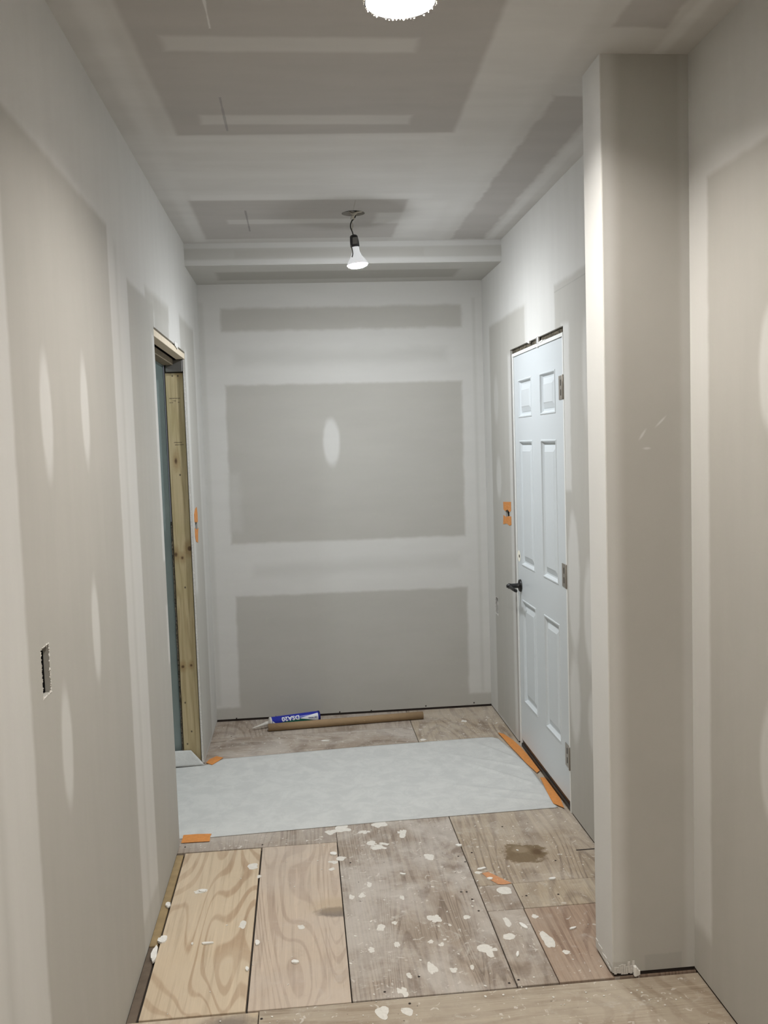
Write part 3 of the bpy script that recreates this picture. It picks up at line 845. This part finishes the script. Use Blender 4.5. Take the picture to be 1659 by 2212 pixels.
# screw heads along the bottom of the back wall
sc = None
for px, py in ((511, 1552), (596, 1548), (734, 1538), (802, 1535), (920, 1525), (1024, 1518)):
    p = at(px, py, 1, YB)
    if sc is None:
        bm = bmesh.new(); lathe(bm, [(.0045, 0), (.004, .001), (0, .0012)], 10, Matrix.Rotation(math.pi / 2, 4, 'X')); o = link('screw', bm, M_sole, wb, loc=(p.x, YB, p.z)); sc = o.data
    else:
        o = bpy.data.objects.new('screw', sc); COL.objects.link(o); o.parent = wb; o.location = (p.x, YB, p.z)

# ------------------------------------------------------------------ paper runner on the floor
t = NT('paper_runner')
nn = t.noise(t.obj(), 11, 9, .72, .6)
n2 = t.noise(t.obj(), 150, 2)
c = t.mix(t.ss(nn, .38, .64), (.505, .512, .502, 1), (.57, .575, .56, 1))  # mottling puts the shade of fine wrinkles into the paper colour
t.l(c, t.b.inputs['Base Color']); t.b.inputs['Roughness'].default_value = .75
t.b.inputs['Subsurface Weight'].default_value = 0
bp = t.n('ShaderNodeBump'); bp.inputs['Strength'].default_value = .7; bp.inputs['Distance'].default_value = .005
t.l(t.math('MULTIPLY_ADD', n2, .1, t.noise(t.obj(), 16, 5, .6, .8)), bp.inputs['Height']); t.l(bp.outputs[0], t.b.inputs['Normal'])
M_paper = t.m


def lerp_pts(pts, x):
    if x <= pts[0][0]: return pts[0][1]
    for (a, b), (c_, d) in zip(pts, pts[1:]):
        if x <= c_: return b + (d - b) * (x - a) / (c_ - a)
    return pts[-1][1]


near = [(-.9, 3.79), (-.56, 3.797), (-.445, 3.791), (.343, 3.829), (1.08, 3.849)]
far = [(-.9, 4.675), (-.565, 4.69), (-.54, 4.705), (-.463, 4.772), (.259, 4.829), (.947, 4.856), (1.00, 4.852), (1.03, 4.82)]
bm = bmesh.new(); NX, NY = 190, 90
rows = []
for j in range(NY + 1):
    row = []
    tj = j / NY
    xr_ = lerp_pts([(0, 1.082), (.2, 1.088), (.5, 1.086), (.8, 1.06), (1, 1.03)], tj)
    for i in range(NX + 1):
        x = -.90 + (xr_ + .90) * i / NX
        y0, y1 = lerp_pts(near, x), lerp_pts(far, x)
        y = y0 + (y1 - y0) * tj
        z = .0016 + .0016 * (noise.fractal(Vector((x * 3, y * 3.3, 0)), 1.0, 2.0, 4) + .5) * min(1, 6 * tj, 6 * (1 - tj) + .2)
        # creases fanning from the taped door side
        for (ax, ay, bx, by, wd, hg) in ((.70, 4.05, 1.08, 3.90, .012, .007), (.60, 4.22, 1.08, 3.98, .012, .008), (.80, 4.45, 1.08, 4.10, .010, .008), (.72, 4.62, 1.06, 4.35, .012, .007), (.9, 4.75, 1.07, 4.45, .01, .006),
                                         (.2, 4.25, .45, 4.33, .012, .004), (.25, 4.05, .6, 4.0, .012, .004), (-.3, 4.0, .0, 4.1, .012, .003), (-.05, 4.45, .2, 4.5, .015, .0035), (.55, 4.6, .75, 4.64, .012, .004)):
            dx, dy = bx - ax, by - ay; L2 = dx * dx + dy * dy
            s = max(0, min(1, ((x - ax) * dx + (y - ay) * dy) / L2)); dd = math.hypot(x - ax - s * dx, y - ay - s * dy)
            z += hg * math.exp(-(dd / wd) ** 2) * math.sin(math.pi * min(1, s * .85 + .08))
        row.append(bm.verts.new((x, y, max(z, .001))))
    rows.append(row)
for j in range(NY):
    for i in range(NX): bm.faces.new((rows[j][i], rows[j][i + 1], rows[j + 1][i + 1], rows[j + 1][i]))
pr = link('paper_runner', bm, M_paper, None, True)
md = pr.modifiers.new('thick', 'SOLIDIFY'); md.thickness = .0006; md.offset = 1
tag(pr, 'long white paper runner taped across the floor from doorway to door', 'floor covering')
# turned-up flap in the doorway
bm = bmesh.new(); g = []
q = [Vector((-.90, 4.655, .012)), Vector((-.556, 4.690, .0035)), Vector((-.628, 4.712, .080)), Vector((-.90, 4.704, .085))]
for j in range(9):
    row = []
    for i in range(25):
        s, tt = i / 24, j / 8
        p = (q[0].lerp(q[1], s)).lerp(q[3].lerp(q[2], s), tt)
        p.y += .010 * math.sin(tt * math.pi) * (1 - s) * -1 + .003 * noise.noise(Vector((s * 7, tt * 2, 3))) * (1 - s)
        row.append(bm.verts.new(p))
    g.append(row)
for j in range(8):
    for i in range(24): bm.faces.new((g[j][i], g[j][i + 1], g[j + 1][i + 1], g[j + 1][i]))
fp = link('turned_up_flap', bm, M_paper, pr, True)
md = fp.modifiers.new('thick', 'SOLIDIFY'); md.thickness = .0006

# orange tape


def tape_floor(pts, z, label, name='tape_strip', bend=0, mat=None):
    cx = sum(p[0] for p in pts) / len(pts); cy = sum(p[1] for p in pts) / len(pts)
    bm = bmesh.new(); polyplate(bm, [(p[0] - cx, p[1] - cy) for p in pts], 0, .0005, bend)
    return tag(link(name, bm, mat or M_tape, None, loc=(cx, cy, z)), label, 'tape')


tape_floor([(-.5595, 3.752), (-.50, 3.751), (-.441, 3.749), (-.443, 3.80), (-.440, 3.824), (-.50, 3.830), (-.5595, 3.830)], .0032, 'short orange tape strip on near edge of the paper, at the left wall corner', bend=.0008)
tape_floor([(1.045, 4.909), (1.052, 4.80), (1.058, 4.692), (1.070, 4.55), (1.078, 4.429), (1.088, 4.34), (1.098, 4.267), (1.119, 4.294), (1.1185, 4.42), (1.117, 4.555), (1.109, 4.66), (1.099, 4.769), (1.07, 4.879)], .0055, 'long torn orange tape along the door threshold, upper piece beside far half of door', bend=.002)
tape_floor([(1.097, 4.204), (1.090, 4.12), (1.082, 4.04), (1.076, 3.96), (1.072, 3.888), (1.105, 3.830), (1.118, 3.93), (1.119, 4.058), (1.1185, 4.198)], .0055, 'wide orange tape piece at threshold on the near paper corner, below lowest hinge', bend=.002)
tape_floor([(-.553, 4.717), (-.52, 4.683), (-.489, 4.741), (-.471, 4.788), (-.509, 4.817), (-.541, 4.772)], .0036, 'crumpled orange tape on far paper corner, foot of the doorway jamb', bend=.003)
tape_floor([(.626, 3.294), (.652, 3.302), (.681, 3.259), (.72, 3.200), (.690, 3.196), (.668, 3.201), (.646, 3.24)], .0008, 'torn pinkish orange tape scrap on bare plywood, in front of the brown stain', 'tape_scrap', 0, flat('faded_orange_tape', (.56, .27, .13, 1), .8, var=.14, scale=60))


def tape_wall(pts, x, nx, label):
    cy = sum(p[0] for p in pts) / len(pts); cz = min(p[1] for p in pts)
    bm = bmesh.new()
    a = [bm.verts.new((0, p[0] - cy, p[1] - cz)) for p in pts]; b = [bm.verts.new((nx * (.0006 + random.uniform(0, .001)), p[0] - cy, p[1] - cz)) for p in pts]
    n = len(pts)
    for i in range(n): bm.faces.new((a[i], a[(i + 1) % n], b[(i + 1) % n], b[i]))
    bm.faces.new(a); bm.faces.new(b[::-1]); bmesh.ops.recalc_face_normals(bm, faces=bm.faces)
    tag(link('tape_square', bm, M_tape, None, loc=(x + nx * .0003, cy, cz)), label, 'tape')


tape_wall([(4.978, 1.298), (4.792, 1.309), (4.795, 1.285), (4.793, 1.262), (4.83, 1.250), (4.88, 1.262), (4.93, 1.250), (4.977, 1.256)], XR, -1, 'orange tape square above the switch cut beside the white door')
tape_wall([(4.98, 1.224), (4.92, 1.218), (4.87, 1.226), (4.794, 1.230), (4.793, 1.184), (4.84, 1.176), (4.90, 1.184), (4.99, 1.172)], XR, -1, 'orange tape square below the switch cut beside the white door')
tape_wall([(4.775, 1.310), (4.83, 1.335), (4.90, 1.340), (4.92, 1.300), (4.922, 1.257), (4.85, 1.262), (4.776, 1.269)], XL, 1, 'orange tape above the small switch cut beyond the open doorway')
tape_wall([(4.775, 1.239), (4.85, 1.222), (4.925, 1.226), (4.90, 1.19), (4.887, 1.150), (4.80, 1.165), (4.769, 1.195)], XL, 1, 'orange tape below the small switch cut beyond the open doorway')

# ------------------------------------------------------------------ cardboard tube and adhesive cartridge
ta, tb = Vector((-.246, 5.205, .0225)), Vector((.669, 5.268, .0225))
ct = empty('cardboard_tube', (ta.x, ta.y, 0), (0, 0, math.atan2(tb.y - ta.y, tb.x - ta.x)))
L = (tb - ta).length
MX = Matrix.Translation((0, 0, .0222)) @ Matrix.Rotation(math.pi / 2, 4, 'Y')
bm = bmesh.new(); lathe(bm, [(.0195, 0), (.022, 0), (.0221, L * .33), (.022, L * .66), (.022, L), (.0195, L)], 40, MX); link('tube_wall', bm, M_card, ct, True)
bm = bmesh.new(); lathe(bm, [(.0195, 0), (.0195, L)], 32, MX); link('tube_inside', bm, M_cardin, ct, True)
bm = bmesh.new()  # the spiral seam
pv = None
for k in range(241):
    s = k / 240; an = s * 2 * math.pi * 4.2 + 1; x = s * (L - .004) + .002
    a = Vector((x, .02225 * math.cos(an), .0222 + .02225 * math.sin(an))); b = a + Vector((.0018, 0, 0))
    cur = (bm.verts.new(a), bm.verts.new(b))
    if pv: bm.faces.new((pv[0], pv[1], cur[1], cur[0]))
    pv = cur
link('spiral_seam', bm, flat('cardboard_seam', (.24, .16, .09, 1), .85), ct)
tag(ct, 'long brown cardboard tube lying on plywood along the back wall', 'tube')

ca, cb = Vector((-.238, 5.263, 0)), Vector((.052, 5.335, 0))
ag = empty('adhesive_cartridge', (ca.x, ca.y, 0), (0, 0, math.atan2(cb.y - ca.y, cb.x - ca.x)))
CL, CR = .300, .0325
MC = Matrix.Translation((0, 0, CR)) @ Matrix.Rotation(math.pi / 2, 4, 'Y')
bm = bmesh.new(); lathe(bm, [(CR - .002, .006), (CR, .008), (CR, CL - .008)], 48, MC); link('label_sleeve', bm, M_blue, ag, True)
bm = bmesh.new(); lathe(bm, [(.028, CL - .022), (.028, CL - .02), (CR - .004, CL - .018), (CR - .003, CL), (CR + .0012, CL), (CR + .0012, CL - .009), (CR, CL - .009)], 48, MC); link('end_ring', bm, M_navy, ag, True)
bm = bmesh.new(); lathe(bm, [(0, CL - .021), (.028, CL - .021)], 32, MC); link('plunger', bm, M_white, ag)
bm = bmesh.new(); lathe(bm, [(CR - .001, .010), (CR + .0006, .008), (CR + .0006, .0), (CR - .004, -.003), (.014, -.005), (.011, -.018), (.010, -.018)], 40, MC)
link('shoulder_cap', bm, M_clear, ag, True)
NM = Matrix.Translation((-.012, 0, CR)) @ Matrix.Rotation(math.radians(12), 4, 'Y').inverted() @ Matrix.Rotation(-math.pi / 2, 4, 'Y')
bm = bmesh.new(); lathe(bm, [(.0125, 0), (.012, .010), (.0095, .022), (.0065, .05), (.0036, .092), (.0028, .094), (0, .0945)], 20, NM); link('nozzle', bm, M_clear, ag, True)


def cyl(x, a, r=CR):
    return Vector((x, -r * math.cos(a), CR + r * math.sin(a)))


def band(name, mat, x0, x1, lo, hi, r, n=40, m=10):
    bm = bmesh.new(); g = []
    for i in range(n + 1):
        x = x0 + (x1 - x0) * i / n; a0, a1 = math.radians(lerp_pts(lo, x)), math.radians(lerp_pts(hi, x))
        g.append([bm.verts.new(cyl(x, a0 + (a1 - a0) * j / m, r)) for j in range(m + 1)])
    for i in range(n):
        for j in range(m): bm.faces.new((g[i][j], g[i + 1][j], g[i + 1][j + 1], g[i][j + 1]))
    return link(name, bm, mat, ag, True)


band('green_band', M_lgreen, .012, .286, [(0, -70), (.3, -70)], [(.0, -4), (.175, 22), (.23, 0), (.286, -30)], CR + .0003)
band('white_wedge', M_wlab, .178, .286, [(.178, 20), (.286, -22)], [(.178, 24), (.286, 60)], CR + .0005)
band('white_mark', M_wlab, .012, .030, [(.012, 0), (.03, 2)], [(.012, 30), (.022, 12), (.03, 4)], CR + .0005, 8, 4)


def cyl_text(name, body, size, xc, ac, mat, bold, r, narrow=1.):
    cu = bpy.data.curves.new(name, 'FONT'); cu.body = body; cu.size = size; cu.align_x = 'CENTER'; cu.align_y = 'CENTER'; cu.offset = bold; cu.resolution_u = 3; cu.space_character = 1.05
    to = bpy.data.objects.new(name, cu); COL.objects.link(to)
    dg = bpy.context.evaluated_depsgraph_get(); me = bpy.data.meshes.new_from_object(to.evaluated_get(dg))
    bpy.data.objects.remove(to); bpy.data.curves.remove(cu)
    bm = bmesh.new(); bm.from_mesh(me); bpy.data.meshes.remove(me)
    ed = [e for e in bm.edges if e.calc_length() > size * .12]
    if ed: bmesh.ops.subdivide_edges(bm, edges=ed, cuts=2)
    bmesh.ops.triangulate(bm, faces=bm.faces)
    for v_ in bm.verts:
        x, y = v_.co.x * narrow, v_.co.y
        v_.co = cyl(xc - x, math.radians(ac) - y / CR, r)
    return link(name, bm, mat, ag)


cyl_text('lettering', 'DSA20', .036, .120, 38, M_wlab, .0012, CR + .0007, 1.0)
cyl_text('small_lettering', 'DRYWALL', .012, .252, 14, M_navy, .0005, CR + .0009, .95)
tag(ag, 'blue adhesive cartridge with white nozzle lying behind the cardboard tube', 'cartridge')

# ------------------------------------------------------------------ white six-panel door
D0, D1, DZ, DT = 3.7945, 4.676, .0438, 2.0680
d1 = empty('door_1', (XR, D0, 0)); d1['kind'] = 'structure'; d1['label'] = 'white six-panel door closed in the right wall'


def dbox(name, mat, x0, x1, y0, y1, z0, z1, bev=0, parent=None):
    return boxo(name, mat, parent or d1, x0, x1, y0 - D0, y1 - D0, z0, z1, bev=bev)


def door_leaf():
    bm = bmesh.new()
    XF = .0035
    cols = [(3.915, 4.172), (4.325, 4.592)]; rws = [(.266, .812), (.99, 1.638), (1.752, 1.946)]
    ys = [D0, cols[0][0], cols[0][1], cols[1][0], cols[1][1], D1]; zs_ = [DZ] + [z for r in rws for z in r] + [DT]
    for i in range(5):
        for j in range(7):
            y0, y1, z0, z1 = ys[i], ys[i + 1], zs_[j], zs_[j + 1]
            if i % 2 == 1 and j % 2 == 1:
                prev = None
                # nested rings: lip, groove, ogee, raised field
                for ins, dep in ((0, 0), (.003, -.003), (.008, -.003), (.011, .004), (.018, .012), (.026, .0125), (.030, .010), (.052, .0025), (.056, .0005)):
                    r = [bm.verts.new((XF + dep, a - D0, b)) for a, b in ((y0 + ins, z0 + ins), (y1 - ins, z0 + ins), (y1 - ins, z1 - ins), (y0 + ins, z1 - ins))]
                    if prev:
                        for k in range(4): bm.faces.new((prev[k], prev[(k + 1) % 4], r[(k + 1) % 4], r[k]))
                    prev = r
                bm.faces.new(prev)
            else:
                bm.faces.new([bm.verts.new((XF, a - D0, b)) for a, b in ((y0, z0), (y1, z0), (y1, z1), (y0, z1))])
    # body behind the face
    bmesh.ops.remove_doubles(bm, verts=bm.verts, dist=1e-5)
    a = [(XF, D0, DZ), (XF, D1, DZ), (XF, D1, DT), (XF, D0, DT)]
    f = [bm.verts.new((x, y - D0, z)) for x, y, z in a]; b = [bm.verts.new((x + .042, y - D0, z)) for x, y, z in a]
    for k in range(4): bm.faces.new((f[k], f[(k + 1) % 4], b[(k + 1) % 4], b[k]))
    bm.faces.new(b)
    bmesh.ops.recalc_face_normals(bm, faces=bm.faces)
    return link('door_leaf', bm, M_doorpaint, d1)


leaf = door_leaf()
dbox('jamb', M_jamb, -.0005, .06, 3.7775, 3.7915, .0, 2.087, .001)
dbox('jamb', M_jamb, -.0005, .06, 4.680, 4.699, .0, 2.087, .001)
dbox('head_jamb', M_jamb, -.0012, .06, 3.7775, 4.699, 2.0705, 2.087, .001)
o = dbox('splintered_header', M_splinter, .012, .05, 3.77, 4.74, 2.075, 2.125); o['label'] = 'dark splintered gap above the frame'
dbox('gap_filler', M_dark, .02, .06, 4.700, 4.74, 0, 2.1)
dbox('gap_filler', M_dark, .02, .06, 3.77, 3.778, 0, 2.1)
o = dbox('threshold', flat('dark_bronze_threshold', (.035, .03, .026, 1), .4, .3), .001, .06, 3.7915, 4.680, 0, .020, .003)
dbox('door_sweep', M_black, .008, .04, 3.797, 4.674, .020, .0435)
# torn compound bridging the header gap
bm = bmesh.new()
for y, wd, z0, z1 in ((4.165, .026, 2.080, 2.116), (4.178, .018, 2.066, 2.118), (4.12, .03, 2.082, 2.090), (4.09, .03, 2.083, 2.092), (4.05, .02, 2.083, 2.089), (4.33, .02, 2.103, 2.116), (4.35, .015, 2.107, 2.118)):
    box(bm, -.004, .006, y - D0, y + wd - D0, z0, z1, bev=.002)
link('plaster_drip', bm, M_mudlump, d1)
# hinges
for zc in (1.858, 1.046, .244):
    h = empty('hinge', (0, 0, 0)); h.parent = d1
    dbox('hinge_leaf', M_metal, .0005, .0030, 3.779, 3.856, zc - .051, zc + .051, .0008, h)
    bm = bmesh.new(); lathe(bm, [(0, -.053), (.003, -.052), (.0042, -.050), (.0042, .050), (.003, .052), (0, .053)], 14, Matrix.Translation((-.003, 3.781 - D0, zc))); link('knuckle', bm, M_metal, h, True)
    bm = bmesh.new()
    box(bm, -.0002, .001, 3.822 - D0, 3.829 - D0, zc + .008, zc + .034); box(bm, -.0002, .001, 3.822 - D0, 3.829 - D0, zc - .034, zc - .008)
    link('screw_slots', bm, M_sole, h)
# deadbolt bore
bm = bmesh.new(); RX = Matrix.Translation((.0033, 4.650 - D0, 1.033)) @ Matrix.Rotation(math.pi / 2, 4, 'Y')
lathe(bm, [(.030, -.0003), (.029, -.0008), (0, -.0008)], 32, RX); link('bore_ring', bm, M_bore, leaf)
bm = bmesh.new(); lathe(bm, [(.0085, -.0008), (.008, -.002), (0, -.002)], 14, RX @ Matrix.Translation((0, -.010, 0))); link('latch_hole', bm, M_sole, leaf)
# lever handle
hd = empty('door_handle', (0, 0, 0)); hd.parent = d1
HM = Matrix.Translation((.0035, 4.628 - D0, .879)) @ Matrix.Rotation(-math.pi / 2, 4, 'Y')
bm = bmesh.new(); lathe(bm, [(.033, 0), (.033, .004), (.030, .009), (.022, .012), (.014, .013)], 36, HM); link('rose', bm, M_blackm, hd, True)
bm = bmesh.new(); lathe(bm, [(.0145, .011), (.0125, .02), (.0125, .052), (.014, .056), (.014, .066), (.009, .070), (.008, .076), (0, .077)], 24, HM); link('spindle', bm, M_blackm, hd, True)
bm = bmesh.new()
lv = [(-.056, 4.628, .879, .012, .010), (-.058, 4.60, .877, .008, .0095), (-.056, 4.565, .874, .006, .009), (-.052, 4.53, .872, .005, .010), (-.047, 4.512, .871, .004, .008)]
rg = []
for x, y, z, rx, rz in lv:
    rg.append([bm.verts.new((x + rx * math.cos(a * math.pi / 6), y - D0, z + rz * math.sin(a * math.pi / 6))) for a in range(12)])
for a, b in zip(rg, rg[1:]):
    for k in range(12): bm.faces.new((a[k], a[(k + 1) % 12], b[(k + 1) % 12], b[k]))
bm.faces.new(rg[0]); bm.faces.new(rg[-1]); bmesh.ops.recalc_face_normals(bm, faces=bm.faces)
link('lever', bm, M_blackm, hd, True)
